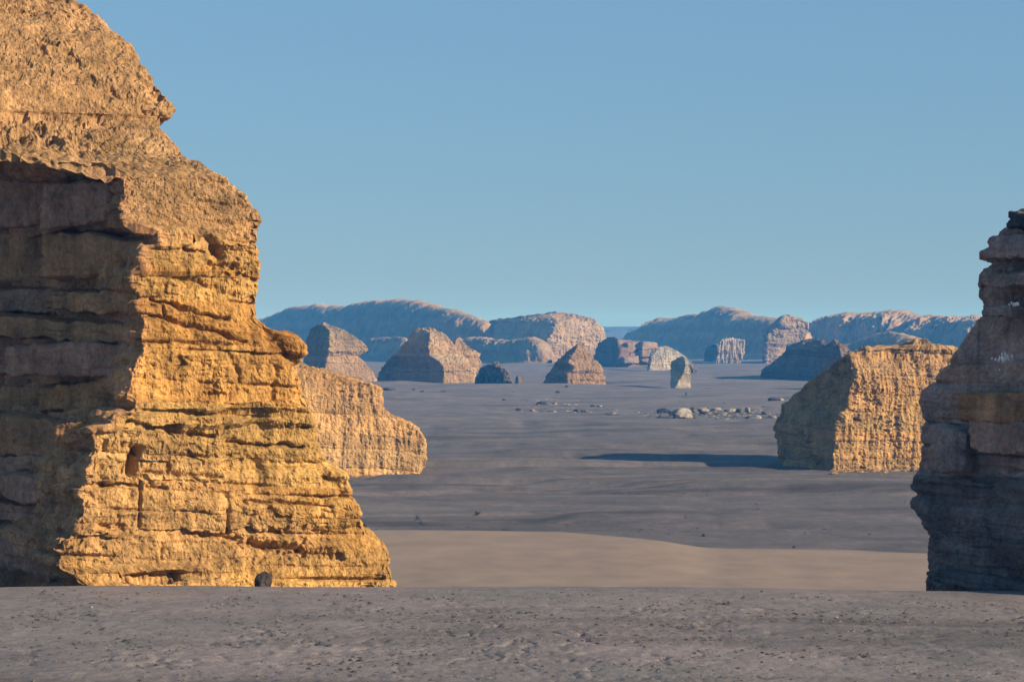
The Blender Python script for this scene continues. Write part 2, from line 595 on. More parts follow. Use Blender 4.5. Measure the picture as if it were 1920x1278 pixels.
def build_drift():
    """a low drift of tan sand behind the terrace lip; its crest runs across the picture"""
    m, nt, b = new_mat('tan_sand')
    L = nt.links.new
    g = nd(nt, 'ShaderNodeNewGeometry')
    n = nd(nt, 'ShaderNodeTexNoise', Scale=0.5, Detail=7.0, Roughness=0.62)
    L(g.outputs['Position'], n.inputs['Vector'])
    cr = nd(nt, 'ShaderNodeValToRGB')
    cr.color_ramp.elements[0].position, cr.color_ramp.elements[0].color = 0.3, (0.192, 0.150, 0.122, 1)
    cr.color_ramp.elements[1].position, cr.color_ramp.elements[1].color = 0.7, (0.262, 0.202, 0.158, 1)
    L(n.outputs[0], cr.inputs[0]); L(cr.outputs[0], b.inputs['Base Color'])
    n2 = nd(nt, 'ShaderNodeTexNoise', Scale=9.0, Detail=4.0)
    L(g.outputs['Position'], n2.inputs['Vector'])
    bp = nd(nt, 'ShaderNodeBump', Strength=0.3, Distance=0.03)
    L(n2.outputs[0], bp.inputs['Height']); L(bp.outputs[0], b.inputs['Normal'])
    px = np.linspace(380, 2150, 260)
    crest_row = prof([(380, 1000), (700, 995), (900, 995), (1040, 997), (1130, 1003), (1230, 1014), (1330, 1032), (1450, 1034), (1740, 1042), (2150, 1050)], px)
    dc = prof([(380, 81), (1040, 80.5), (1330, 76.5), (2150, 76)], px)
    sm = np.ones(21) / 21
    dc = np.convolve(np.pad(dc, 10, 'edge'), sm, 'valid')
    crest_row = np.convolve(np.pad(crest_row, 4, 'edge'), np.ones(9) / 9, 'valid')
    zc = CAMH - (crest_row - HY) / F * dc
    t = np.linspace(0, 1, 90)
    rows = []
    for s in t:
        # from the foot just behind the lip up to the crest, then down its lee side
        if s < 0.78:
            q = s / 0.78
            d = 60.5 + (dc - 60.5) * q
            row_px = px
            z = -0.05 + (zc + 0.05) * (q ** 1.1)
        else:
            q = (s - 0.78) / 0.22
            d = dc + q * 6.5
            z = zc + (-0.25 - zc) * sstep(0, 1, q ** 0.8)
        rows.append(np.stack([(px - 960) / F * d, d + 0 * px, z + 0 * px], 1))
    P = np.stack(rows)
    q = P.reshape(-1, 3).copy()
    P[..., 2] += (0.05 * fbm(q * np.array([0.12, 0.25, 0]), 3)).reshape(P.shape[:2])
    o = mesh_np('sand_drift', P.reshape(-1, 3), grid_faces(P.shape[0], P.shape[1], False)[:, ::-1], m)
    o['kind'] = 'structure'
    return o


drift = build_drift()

# ================================================================== NEAR ROCKS
GOLD = (0.85, 0.490, 0.158)

# ---- the tall formation at the left edge
D1, KL1, K1 = 32.5, 2.4, 0.53              # distance of its front edge, run-back of the shaded face, feature scale
R1 = [(-140, 30), (-60, 80), (0, 133), (12, 160), (35, 185), (62, 215), (78, 238), (100, 258), (118, 264), (145, 285), (170, 308),
      (190, 319), (205, 325), (217, 322), (225, 305), (240, 300), (258, 320), (285, 345), (312, 380), (338, 425), (370, 460),
      (390, 480), (410, 488), (440, 484), (470, 482), (500, 486), (540, 484), (580, 485), (600, 487), (612, 505), (625, 530),
      (635, 562), (650, 573), (678, 568), (690, 558), (740, 572), (790, 588), (840, 600), (870, 618), (890, 655), (930, 660),
      (950, 675), (985, 683), (1005, 700), (1030, 730), (1050, 736), (1075, 736), (1095, 744)]
B1 = [(-140, -240), (200, -235), (240, -195), (268, -120), (292, 0), (310, 120), (327, 230), (395, 232), (418, 292), (438, 298), (480, 264), (520, 252), (580, 276), (640, 268),
      (695, 258), (715, 225), (755, 250), (790, 190), (815, 172), (900, 155), (975, 152), (1020, 110), (1060, 120), (1100, 170)]
_rj = random.Random(12)
_rows = [r for r, c in B1 if r > 340]
_y, _jag = 345.0, []
while _y < 1085:                                # the edge steps in and out from bed to bed
    _c = float(np.interp(_y, [r for r, c in B1], [c for r, c in B1])) + _rj.uniform(-8, 8)
    _h = _rj.uniform(16, 44)
    _jag += [(_y, _c), (_y + _h * 0.7, _c + _rj.uniform(-7, 7))]
    _y += _h
B1 = [p for p in B1 if p[0] <= 340] + _jag + [p for p in B1 if p[0] > 1086]
L1 = [(-140, -430), (250, -430), (330, -250), (1100, -280)]
P1 = loft(L1, B1, R1, D1, -140, 1095, 13.0, KL1, 0.42, 640, 800, 26, 3.9, (0.30, 0.70),
          batter=[(-140, 3.5), (0, 2.55), (120, 1.6), (225, 0.9), (330, 0.35), (450, 0.12), (1095, -0.05)],
          taper=0.15, rowdens=[(0, 1.0), (0.50, 1.0), (0.54, 1.6), (0.64, 1.6), (0.68, 1.0), (1, 0.9)], round_=8, backm=110)
# cracks and hollows read off the photograph: polyline (column,row), half width px, depth m
CRACKS1 = [
    ([(283, 562), (330, 573), (380, 588), (428, 598)], 3, .30), ([(268, 588), (340, 604), (400, 618), (462, 640)], 3, .30),
    ([(240, 793), (300, 805), (400, 818)], 4, .34), ([(428, 826), (490, 834), (565, 836)], 4, .34),
    ([(470, 1018), (520, 1026), (580, 1034), (640, 1042)], 6, .40), ([(260, 995), (330, 1000), (440, 1008)], 4, .26),
    ([(195, 910), (262, 911)], 3, .22), ([(272, 880), (330, 884), (415, 893)], 3, .24), ([(276, 912), (312, 917)], 3, .24),
    ([(460, 940), (515, 941), (545, 943), (620, 950)], 3, .24), ([(462, 925), (500, 926)], 3, .2), ([(325, 520), (350, 530), (420, 545), (440, 552)], 5, .2),
    ([(345, 466), (380, 474)], 4, .2), ([(235, 1075), (290, 1080), (330, 1078)], 9, .55), ([(190, 988), (230, 990)], 5, .3),
    ([(256, 840), (252, 862), (248, 878)], 10, .7), ([(375, 445), (398, 462), (408, 480)], 12, .55), ([(390, 497), (440, 503)], 6, .35),
    ([(306, 570), (308, 592)], 3, .2), ([(264, 900), (262, 990)], 3, .2), ([(428, 960), (426, 1000)], 3, .2), ([(610, 900), (640, 918)], 9, .25),
    ([(500, 628), (540, 662), (556, 690)], 12, .22), ([(520, 690), (512, 740)], 6, .2), ([(440, 760), (480, 770), (490, 810)], 20, .18),
    ([(480, 870), (490, 895), (480, 920)], 12, .22), ([(380, 720), (400, 724)], 7, .22), ([(395, 742), (430, 746)], 7, .25),
    ([(255, 148), (280, 160), (300, 178)], 9, .25), ([(270, 205), (300, 218)], 6, .22), ([(70, 240), (95, 255)], 8, .35), ([(0, 258), (40, 250)], 8, .3),
]


def crack_disp(px, py, cracks, wob):
    d = np.zeros_like(px)
    for pts, hw, dep in cracks:
        xs = [p[0] for p in pts]; ys = [p[1] for p in pts]
        m = (px > min(xs) - 4 * hw) & (px < max(xs) + 4 * hw) & (py > min(ys) - 4 * hw) & (py < max(ys) + 4 * hw)
        if not m.any():
            continue
        best = np.full(m.sum(), 1e9)
        X, Y = px[m], py[m] + wob[m] * min(hw, 6)
        for (ax, ay), (bx, by) in zip(pts[:-1], pts[1:]):
            vx, vy = bx - ax, by - ay
            t = np.clip(((X - ax) * vx + (Y - ay) * vy) / (vx * vx + vy * vy), 0, 1)
            best = np.minimum(best, np.hypot(X - ax - t * vx, Y - ay - t * vy))
        d[m] = np.minimum(d[m], -dep * np.exp(-(best / hw) ** 2))
    return d


def disp1(V):
    px, py = px_of(V)
    low = sstep(380, 520, py)                       # bedded below, crumbling above
    s, tone, hue = strata(V, 11, dip=0.055, thick=(0.5, 1.5), amp=0.07, notch=0.18, joints=0.12, k=K1)
    r, pit = rough(V, K1, 0.16, 0.075, 0.05, 0.13, 0.05 * low, 0.035)
    lump = 0.05 * K1 * ridged(V * np.array([1.5, 1.5, 2.6], np.float32) + 2, 4, 0.6) * (1 - low)
    hem = sstep(190, 230, py) * (1 - sstep(318, 335, py)) * (1 - sstep(160, 260, px))
    tear = -0.20 * K1 * sstep(0.15, 0.7, ridged(V * np.array([3.2, 3.2, 3.2], np.float32) + 6, 4, 0.6)) * hem
    d = s * (0.30 + 0.70 * low) + r * (1.1 - 0.1 * low) + lump + tear
    wob = 1.2 * noise(V * 4.3) + 0.8 * noise(V * 13)
    d += K1 * crack_disp(px, py, CRACKS1, wob)
    return d, 1 + (tone - 1) * (0.3 + 0.7 * low), hue, pit


def low_(py):
    return sstep(300, 340, py)


def tone1(V, c):
    px, py = px_of(V)
    up = 1 - sstep(390, 520, py)
    grey = np.array([0.64, 0.41, 0.225], np.float32) * (0.9 + 0.2 * noise(V * 0.6))[:, None]
    c = c * (1 - 0.75 * up[:, None]) + grey * 0.75 * up[:, None]
    # rust-brown beds on the left flank, colour lifted and warmed to offset the shade
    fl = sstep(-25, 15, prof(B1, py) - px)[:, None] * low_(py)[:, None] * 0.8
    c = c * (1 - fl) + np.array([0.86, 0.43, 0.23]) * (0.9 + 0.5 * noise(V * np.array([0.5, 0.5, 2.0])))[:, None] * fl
    # the dark iron-stained knob standing out on the right
    k = np.exp(-(((px - 535) / 42) ** 2 + ((py - 655) / 36) ** 2)) * 0.7
    c = c * (1 - k[:, None]) + np.array([0.42, 0.19, 0.06]) * k[:, None]
    # a greenish grey weathered patch
    k = np.exp(-(((px - 470) / 34) ** 2 + ((py - 785) / 38) ** 2)) * 0.5
    c = c * (1 - k[:, None]) + np.array([0.40, 0.28, 0.12]) * k[:, None]
    gk = (sstep(-0.1, 0.3, noise(V * 0.5 + 50)) * sstep(680, 900, py) * 0.35)[:, None]
    c = c * (1 - gk) + np.array([0.74, 0.47, 0.25]) * gk
    return c


rock1 = thing('rock_formation', 'towering golden layered rock formation filling the left edge, its lower left side in shade', 'rock', (-4.5, 35.0, 4.3), 'tall rocks framing the view')
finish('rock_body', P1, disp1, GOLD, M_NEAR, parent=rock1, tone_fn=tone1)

# stacked slabs on its shaded left side (column range, row range, how far proud, colour)


def shaded_face(row):
    """front edge point and run of the formation's shaded face at a picture row"""
    e = float(prof(B1, row)); l = float(prof(L1, row))
    Bp = np.array(pix(e, row, D1))
    Lp = np.array(pix(l, row, D1 + KL1 * (e - l) / F * D1))
    t = Lp - Bp; t[2] = 0; t /= np.linalg.norm(t)
    return e, Bp, t, np.array([-t[1], t[0], 0])


def on_face(px, C, tan, out):
    """where the sight line of a picture column meets an upright face through C"""
    k = (px - 960) / F
    # (C + s*tan).x = k * (C + s*tan).y
    s = (k * C[1] - C[0]) / (tan[0] - k * tan[1])
    return C + s * tan, s


def face_block(name, x0, x1, y0, y1, proud, t, seed, col, parent, C, tan, out, mat, rnd=0.22, sink=0.0):
    a, sa = on_face(x0, C, tan, out)
    b_, sb = on_face(x1, C, tan, out)
    dm = (a[1] + b_[1]) / 2
    z0, z1 = CAMH - (y1 - HY) / F * dm, CAMH - (y0 - HY) / F * dm
    w = abs(sb - sa)
    ax = (b_ - a) / np.linalg.norm(b_ - a)
    corner = np.array([a[0], a[1], z0]) + out * proud
    if sink:                                        # turned a little so that one end runs into the rock
        ax = ax * w - out * (proud + sink)
        w = float(np.linalg.norm(ax)); ax = ax / w
        out = np.array([ax[1], -ax[0], 0.0])
        out = out if out[1] < 0 else -out
    return block(name, corner, ax, (0, 0, 1), out, w, z1 - z0, t, seed, col, mat, parent, n=(60, 34, 10), k=K1, rnd=rnd)


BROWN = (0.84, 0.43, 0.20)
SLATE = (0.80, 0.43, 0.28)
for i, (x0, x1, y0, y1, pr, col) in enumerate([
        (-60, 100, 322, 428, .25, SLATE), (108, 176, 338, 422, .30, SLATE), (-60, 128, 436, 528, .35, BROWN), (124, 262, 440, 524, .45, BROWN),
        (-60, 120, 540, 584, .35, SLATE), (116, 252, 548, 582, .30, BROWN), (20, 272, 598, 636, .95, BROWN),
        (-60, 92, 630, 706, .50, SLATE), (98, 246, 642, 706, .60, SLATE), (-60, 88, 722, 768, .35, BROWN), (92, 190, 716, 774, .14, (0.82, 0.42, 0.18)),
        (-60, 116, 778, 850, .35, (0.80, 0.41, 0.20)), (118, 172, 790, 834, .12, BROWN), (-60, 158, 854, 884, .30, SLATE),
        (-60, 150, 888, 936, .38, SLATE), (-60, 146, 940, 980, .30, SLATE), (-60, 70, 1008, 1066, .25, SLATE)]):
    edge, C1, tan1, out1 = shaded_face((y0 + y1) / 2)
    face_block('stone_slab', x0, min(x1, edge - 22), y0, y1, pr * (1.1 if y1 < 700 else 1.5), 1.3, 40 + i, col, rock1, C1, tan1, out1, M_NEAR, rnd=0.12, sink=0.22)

SPECK_OUT = 0.12
# ---- the dark pillar at the right edge
L2 = [(372, 2010), (385, 1950), (393, 1920), (400, 1905), (415, 1890), (427, 1885), (430, 1880), (445, 1866), (452, 1857), (458, 1863), (470, 1850),
      (478, 1841), (484, 1853), (490, 1864), (497, 1864), (505, 1845), (518, 1836), (533, 1838), (538, 1843), (555, 1841), (570, 1846), (588, 1843),
      (608, 1828), (635, 1810), (665, 1790), (690, 1775), (715, 1750), (733, 1728), (760, 1725), (800, 1727), (840, 1722), (885, 1726),
      (895, 1715), (917, 1708), (926, 1722), (932, 1720), (938, 1706), (960, 1715), (985, 1730), (1000, 1741), (1040, 1745), (1072, 1744), (1078, 1738), (1110, 1738)]
B2 = [(372, 2020), (400, 2045), (430, 2070), (600, 2080), (1110, 2090)]
R2 = [(372, 2040), (400, 2100), (500, 2180), (1110, 2230)]
P2 = loft(L2, B2, R2, 30.2, 372, 1112, 5.0, 1.2, 0.6, 520, 430, 22, TERR, (0.72, 0.28), taper=0.5, round_=3)


def disp2(V):
    s, tone, hue = strata(V, 23, dip=-0.01, thick=(0.5, 1.6), amp=0.06, notch=0.16, joints=0.10, k=K1)
    r, pit = rough(V, K1, 0.10, 0.06, 0.035, 0.06, 0.03)
    return s + r, tone, hue, pit


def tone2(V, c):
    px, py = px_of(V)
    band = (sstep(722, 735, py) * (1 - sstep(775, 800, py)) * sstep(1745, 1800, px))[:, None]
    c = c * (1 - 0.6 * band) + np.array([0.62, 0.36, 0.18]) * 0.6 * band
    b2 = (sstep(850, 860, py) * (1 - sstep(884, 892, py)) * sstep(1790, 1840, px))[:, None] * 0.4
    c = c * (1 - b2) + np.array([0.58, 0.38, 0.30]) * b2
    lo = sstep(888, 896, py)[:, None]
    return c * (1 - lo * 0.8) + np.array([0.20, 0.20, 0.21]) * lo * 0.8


rock2 = thing('rock_formation', 'dark shaded rock pillar with a stepped cap cut by the right edge', 'rock', (8.3, 32.0, 4.4), 'tall rocks framing the view')
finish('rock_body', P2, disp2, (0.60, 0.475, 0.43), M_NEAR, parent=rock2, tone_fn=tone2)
C2 = np.array(pix(2085, 900, 30.3))
tan2 = np.array([-1.0, 1.2, 0]); tan2 /= np.linalg.norm(tan2)
out2 = np.array([-1.2, -1.0, 0]) / math.hypot(1.2, 1.0)
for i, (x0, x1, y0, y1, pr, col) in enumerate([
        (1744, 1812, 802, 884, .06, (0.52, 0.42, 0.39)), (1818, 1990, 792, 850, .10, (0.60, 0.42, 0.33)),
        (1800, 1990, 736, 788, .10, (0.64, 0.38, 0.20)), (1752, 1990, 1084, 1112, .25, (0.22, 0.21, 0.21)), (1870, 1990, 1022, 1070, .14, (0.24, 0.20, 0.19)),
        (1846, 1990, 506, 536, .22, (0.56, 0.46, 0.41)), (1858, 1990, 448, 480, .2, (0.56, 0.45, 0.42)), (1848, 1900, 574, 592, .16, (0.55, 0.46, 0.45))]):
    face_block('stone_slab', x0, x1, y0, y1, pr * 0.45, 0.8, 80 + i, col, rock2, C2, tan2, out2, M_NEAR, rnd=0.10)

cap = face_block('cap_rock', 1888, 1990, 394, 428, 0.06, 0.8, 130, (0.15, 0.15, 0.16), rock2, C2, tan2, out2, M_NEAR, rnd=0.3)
cap['label'] = 'dark rounded cap stone on top of the pillar'
rg_ = random.Random(4)
sv, sf = [], []
for i in range(34):
    if i < 26:
        cxp, cyp = rg_.gauss(1882, 13), rg_.gauss(672, 6)
    else:
        cxp, cyp = rg_.uniform(1898, 1920), rg_.gauss(570, 1.5)
    p0, _s = on_face(cxp, C2, tan2, out2)
    p0 = p0 + out2 * 0.0
    p0[2] = CAMH - (cyp - HY) / F * p0[1]
    sz_ = rg_.uniform(0.008, 0.03)
    q0 = len(sv)
    for (u_, v_, w_) in ((-1, -.4, 0), (.3, -1, 0), (1, .5, 0), (-.2, 1.2, 0), (0, 0, .6)):
        j_ = rg_.uniform(.7, 1.3)
        sv.append(p0 + tan2 * u_ * sz_ * j_ + np.array([0, 0, 1]) * v_ * sz_ * j_ + out2 * (SPECK_OUT + w_ * sz_))
    sf += [(q0, q0 + 1, q0 + 4), (q0 + 1, q0 + 2, q0 + 4), (q0 + 2, q0 + 3, q0 + 4), (q0 + 3, q0, q0 + 4)]
specks = mesh_np('white_specks', np.array(sv), np.array(sf), M_NEAR, np.full((len(sv), 3), 1.5), rock2, False, np.array(rock2.location))  # small white chips set in two clusters on the pillar's face
specks['kind'] = 'stuff'
specks['label'] = 'small white specks on the shaded pillar'

# ---- squat half-lit block behind the pillar
L3 = [(648, 1700), (652, 1640), (658, 1602), (664, 1586), (680, 1562), (715, 1520), (742, 1490), (760, 1470), (785, 1459), (810, 1455), (850, 1457), (885, 1463)]
B3 = [(648, 1720), (655, 1622), (665, 1594), (700, 1604), (730, 1596), (760, 1592), (780, 1578), (800, 1570), (850, 1562), (890, 1562)]
R3 = [(648, 1750), (655, 1795), (680, 1835), (800, 1856), (890, 1866)]
P3 = loft(L3, B3, R3, 123.0, 649, 888, 7.0, 1.35, 0.30, 300, 380, 26, 0.0, (0.4, 0.6), taper=0.5, round_=5)


def disp3(V):
    s, tone, hue = strata(V, 31, dip=0.02, thick=(0.6, 1.3), amp=0.10, notch=0.08, joints=0.03)
    r, pit = rough(V, 1.0, 0.22, 0.09, 0.055, 0.20, 0.13, 0.02)
    return s * 0.6 + r, tone, hue, pit


def tone3(V, c):
    px, py = px_of(V)
    up = (1 - sstep(690, 760, py))[:, None] * 0.6
    return c * (1 - up) + np.array([0.60, 0.39, 0.21]) * up


finish('rock_outcrop', P3, disp3, (0.70, 0.425, 0.165), M_MID, label='squat flat-topped rock, dark at left, golden at right, beside the dark pillar',
       cat='rock', group='rocks in the middle distance', tone_fn=tone3)

# ---- long low golden rock behind the tall formation
R4 = [(680, 560), (690, 590), (705, 640), (722, 700), (729, 714), (745, 718), (762, 721), (780, 740), (800, 780), (825, 800), (850, 803), (872, 800), (892, 790)]
L4 = [(680, 380), (700, 340), (892, 300)]
B4 = [(680, 470), (720, 500), (892, 520)]
P4 = loft(L4, B4, R4, 120.0, 681, 892, 9.0, 1.0, 0.22, 300, 340, 26, 0.0, (0.2, 0.8), taper=0.4, round_=5)


def disp4(V):
    s, tone, hue = strata(V, 41, dip=0.05, thick=(0.6, 1.6), amp=0.10, notch=0.03, joints=0.0)
    r, pit = rough(V, 1.0, 0.20, 0.05, 0.045, 0.09, 0.10, 0.015)
    return s * 0.7 + r, tone, hue, pit


finish('rock_outcrop', P4, disp4, (0.84, 0.505, 0.205), M_MID, label='long low golden rock with rounded snout behind the tall left formation', cat='rock', group='rocks in the middle distance')


# ================================================================== FAR ROCKS
PINK = (0.58, 0.41, 0.235)


def far_rock(name, label, L, B, R, d0, top, base, T, kl, kr, seed, col=PINK, nrow=120, nside=170, k=1.8, amp=0.08, flute=0.06, taper=0.6, big=0.14, **kw):
    P = loft(L, B, R, d0, top, base, T, kl, kr, nrow, nside, 16, 0.0, kw.pop('split', (0.5, 0.5)), taper=taper, round_=kw.pop('round_', 3), cap=kw.pop('cap', 0.3))

    def f(V):
        s, tone, hue = strata(V, seed, dip=0.02, amp=amp, notch=0.07, joints=0.06, k=k)
        r, pit = rough(V + seed, k, big, 0.08, 0.06, 0.08, flute)
        return s + r, tone, hue, pit
    return finish(name, P, f, col, M_FAR, label=label, cat='rock', **kw)


G_FAR = 'rocks standing on the far plain'
far_rock('rock_outcrop', 'leaning wedge of rock with beaked right edge above the low golden snout',
         [(608, 594), (618, 580), (640, 572), (720, 566)], [(608, 606), (620, 618), (650, 618), (685, 610), (720, 612)],
         [(608, 616), (613, 632), (621, 648), (640, 677), (652, 690), (657, 692), (662, 680), (668, 675), (685, 690), (700, 702), (722, 707)],
         335.0, 608, 720, 15, 1.8, 0.5, 51, group=G_FAR, split=(0.35, 0.65))
far_rock('rock_outcrop', 'broad mound of rock on the far plain, left half shaded, right half lit',
         [(617, 785), (622, 772), (635, 765), (655, 748), (668, 735), (685, 718), (700, 708), (720, 706)],
         [(617, 806), (630, 806), (650, 803), (668, 806), (675, 822), (690, 832), (720, 830)],
         [(617, 815), (625, 830), (632, 838), (645, 848), (660, 862), (672, 878), (690, 886), (700, 884), (722, 892)],
         338.0, 617, 720, 20, 1.8, 0.45, 52, group=G_FAR)
far_rock('rock_outcrop', 'sunlit tan shoulder of rock tucked behind the broad mound',
         [(636, 850), (650, 842), (720, 838)], [(636, 856), (660, 850), (720, 848)],
         [(636, 864), (645, 874), (655, 888), (664, 902), (668, 898), (680, 904), (700, 896), (720, 900)],
         352.0, 636, 716, 10, 1.2, 0.4, 53, group=G_FAR, split=(0.3, 0.7))
far_rock('boulder', 'dark fluted boulder at the foot of the broad mound',
         [(684, 918), (688, 905), (700, 893), (722, 886)], [(684, 932), (690, 940), (722, 950)], [(684, 938), (692, 947), (700, 955), (722, 960)],
         326.0, 684, 722, 7, 1.2, 0.6, 54, col=(0.22, 0.19, 0.17), k=1.6, flute=0.5, group=G_FAR, split=(0.7, 0.3))
far_rock('boulder', 'tiny dark upright stone right of the fluted boulder',
         [(707, 967), (724, 964)], [(707, 971), (724, 972)], [(707, 972), (724, 975)],
         324.0, 707, 724, 1.2, 1.2, 0.6, 55, col=(0.2, 0.17, 0.15), k=0.6, nrow=40, nside=50, group=G_FAR)
far_rock('rock_outcrop', 'shark-fin rock, dark on the left and orange on the right, alone on the plain',
         [(643, 1083), (650, 1074), (660, 1060), (675, 1045), (690, 1034), (705, 1024), (724, 1017)],
         [(643, 1085), (655, 1080), (667, 1072), (680, 1066), (687, 1078), (693, 1078), (700, 1064), (724, 1064)],
         [(643, 1087), (648, 1096), (658, 1101), (666, 1109), (676, 1114), (679, 1120), (690, 1126), (705, 1131), (724, 1137)],
         327.0, 643, 724, 11, 1.9, 0.45, 56, col=(0.50, 0.34, 0.19), group=G_FAR, k=2.0)
far_rock('rock_outcrop', 'dark blue flat-topped stump between the shark-fin rock and the blocky outcrop',
         [(636, 1135), (645, 1122), (665, 1112), (688, 1112)], [(636, 1158), (660, 1160), (688, 1161)], [(636, 1160), (645, 1164), (688, 1165)],
         500.0, 636, 688, 16, 1.7, 0.5, 57, col=(0.3, 0.22, 0.16), group=G_FAR, split=(0.75, 0.25))
far_rock('boulder', 'pale upright slab with a dark left face standing alone on the plain',
         [(672, 1268), (678, 1259), (684, 1257), (728, 1257)], [(672, 1284), (684, 1286), (700, 1282), (712, 1274), (728, 1266)],
         [(672, 1287), (678, 1292), (690, 1295), (728, 1296)],
         312.0, 672, 727, 2.2, 0.8, 0.4, 58, col=(0.62, 0.56, 0.45), k=0.7, taper=0.2, group=G_FAR, split=(0.6, 0.4))
far_rock('boulder', 'pale rounded boulder behind the upright slab, right of the blocky outcrop',
         [(655, 1228), (660, 1222), (668, 1216), (694, 1212)], [(655, 1232), (668, 1222), (694, 1218)],
         [(655, 1262), (660, 1274), (666, 1284), (676, 1294), (694, 1300)],
         452.0, 653, 695, 5.5, 0.9, 0.35, 158, col=(0.62, 0.55, 0.45), k=1.4, big=0.3, group=G_FAR, split=(0.25, 0.75))
far_rock('boulder', 'low dark boulder beside the pale rounded boulder',
         [(672, 1270), (692, 1262)], [(672, 1284), (692, 1300)], [(672, 1288), (682, 1300), (692, 1308)],
         430.0, 672, 692, 5, 1.2, 0.6, 59, col=(0.25, 0.2, 0.17), k=1.5, nrow=50, nside=60, group=G_FAR)

# blocky outcrop of squared stones
oF = thing('rock_outcrop', 'blocky pinkish outcrop of stacked squared stones on the far plain', 'rock', pix(1200, 686, 500.0), G_FAR)
oF.location.z = 0
for i, (x0, x1, y0, y1, dy, col) in enumerate([
        (1158, 1246, 676, 689, 0, (0.36, 0.29, 0.25)), (1160, 1182, 652, 678, -1, (0.30, 0.2, 0.16)), (1176, 1206, 640, 662, 1.5, (0.48, 0.35, 0.27)),
        (1204, 1236, 640, 656, 1, (0.50, 0.37, 0.29)), (1204, 1224, 655, 670, -.5, (0.46, 0.35, 0.29)), (1222, 1237, 654, 668, 0, (0.40, 0.30, 0.25)),
        (1180, 1206, 660, 679, 0, (0.36, 0.24, 0.19)), (1202, 1238, 667, 680, .6, (0.40, 0.29, 0.24)), (1158, 1186, 637, 654, 3, (0.46, 0.33, 0.26)),
        (1170, 1200, 668, 682, -2.5, (0.42, 0.33, 0.28))]):
    a, b_ = np.array(pix(x0, y1, 500.0 + dy)), np.array(pix(x1, y0, 500.0 + dy))
    ax = np.array([0.94, 0.34, 0]); out = np.array([0.34, -0.94, 0])
    block('stone_block', a, ax, (0, 0, 1), out, (b_[0] - a[0]) * 1.03, b_[2] - a[2], 4.0, 200 + i, col, M_FAR, oF, n=(14, 10, 8), k=2.0, rnd=0.16)

far_rock('rock_outcrop', 'hazy dark mass of rock left of the squat half-lit block',
         [(641, 1500), (650, 1478), (668, 1462), (684, 1440), (695, 1428), (705, 1424), (720, 1424)],
         [(641, 1540), (660, 1560), (720, 1590)], [(641, 1545), (655, 1575), (720, 1610)],
         345.0, 640, 718, 42, 1.8, 0.5, 60, col=(0.32, 0.23, 0.17), group=G_FAR, split=(0.7, 0.3))
far_rock('rock_outcrop', 'upright dark boulder with sunlit top peeking over the squat block',
         [(641, 1556), (648, 1540), (660, 1534), (710, 1534)], [(641, 1566), (650, 1574), (710, 1586)], [(641, 1572), (650, 1592), (710, 1600)],
         300.0, 641, 720, 8, 1.3, 0.5, 61, col=(0.36, 0.26, 0.2), group=G_FAR, k=2, split=(0.65, 0.35))
far_rock('rock_outcrop', 'pale fluted cliff of upright columns under the peaked far hill',
         [(638, 1352), (645, 1350), (676, 1342)], [(638, 1354), (650, 1351), (676, 1344)], [(638, 1396), (650, 1400), (662, 1396), (676, 1388)],
         552.0, 638, 683, 8, 1.0, 0.3, 62, col=(0.55, 0.47, 0.40), k=1.5, flute=0.4, group=G_FAR, split=(0.2, 0.8))
far_rock('rock_outcrop', 'small dark boulder left of the pale fluted cliff',
         [(646, 1332), (660, 1322), (678, 1318)], [(646, 1344), (678, 1352)], [(646, 1346), (678, 1356)],
         592.0, 646, 676, 9, 1.3, 0.5, 63, col=(0.22, 0.19, 0.15), k=2.5, nrow=60, nside=90, group=G_FAR, split=(0.75, 0.25))
far_rock('rock_outcrop', 'tall pale sunlit buttress with knobbly top between the two right hills',
         [(599, 1462), (610, 1450), (625, 1436), (640, 1432), (655, 1434), (685, 1430)], [(599, 1470), (612, 1460), (630, 1440), (685, 1438)],
         [(599, 1500), (603, 1516), (615, 1520), (632, 1510), (645, 1478), (660, 1470), (685, 1462)],
         560.0, 598, 686, 16, 1.0, 0.35, 64, col=(0.47, 0.37, 0.28), k=4, big=0.3, group=G_FAR, split=(0.2, 0.8))


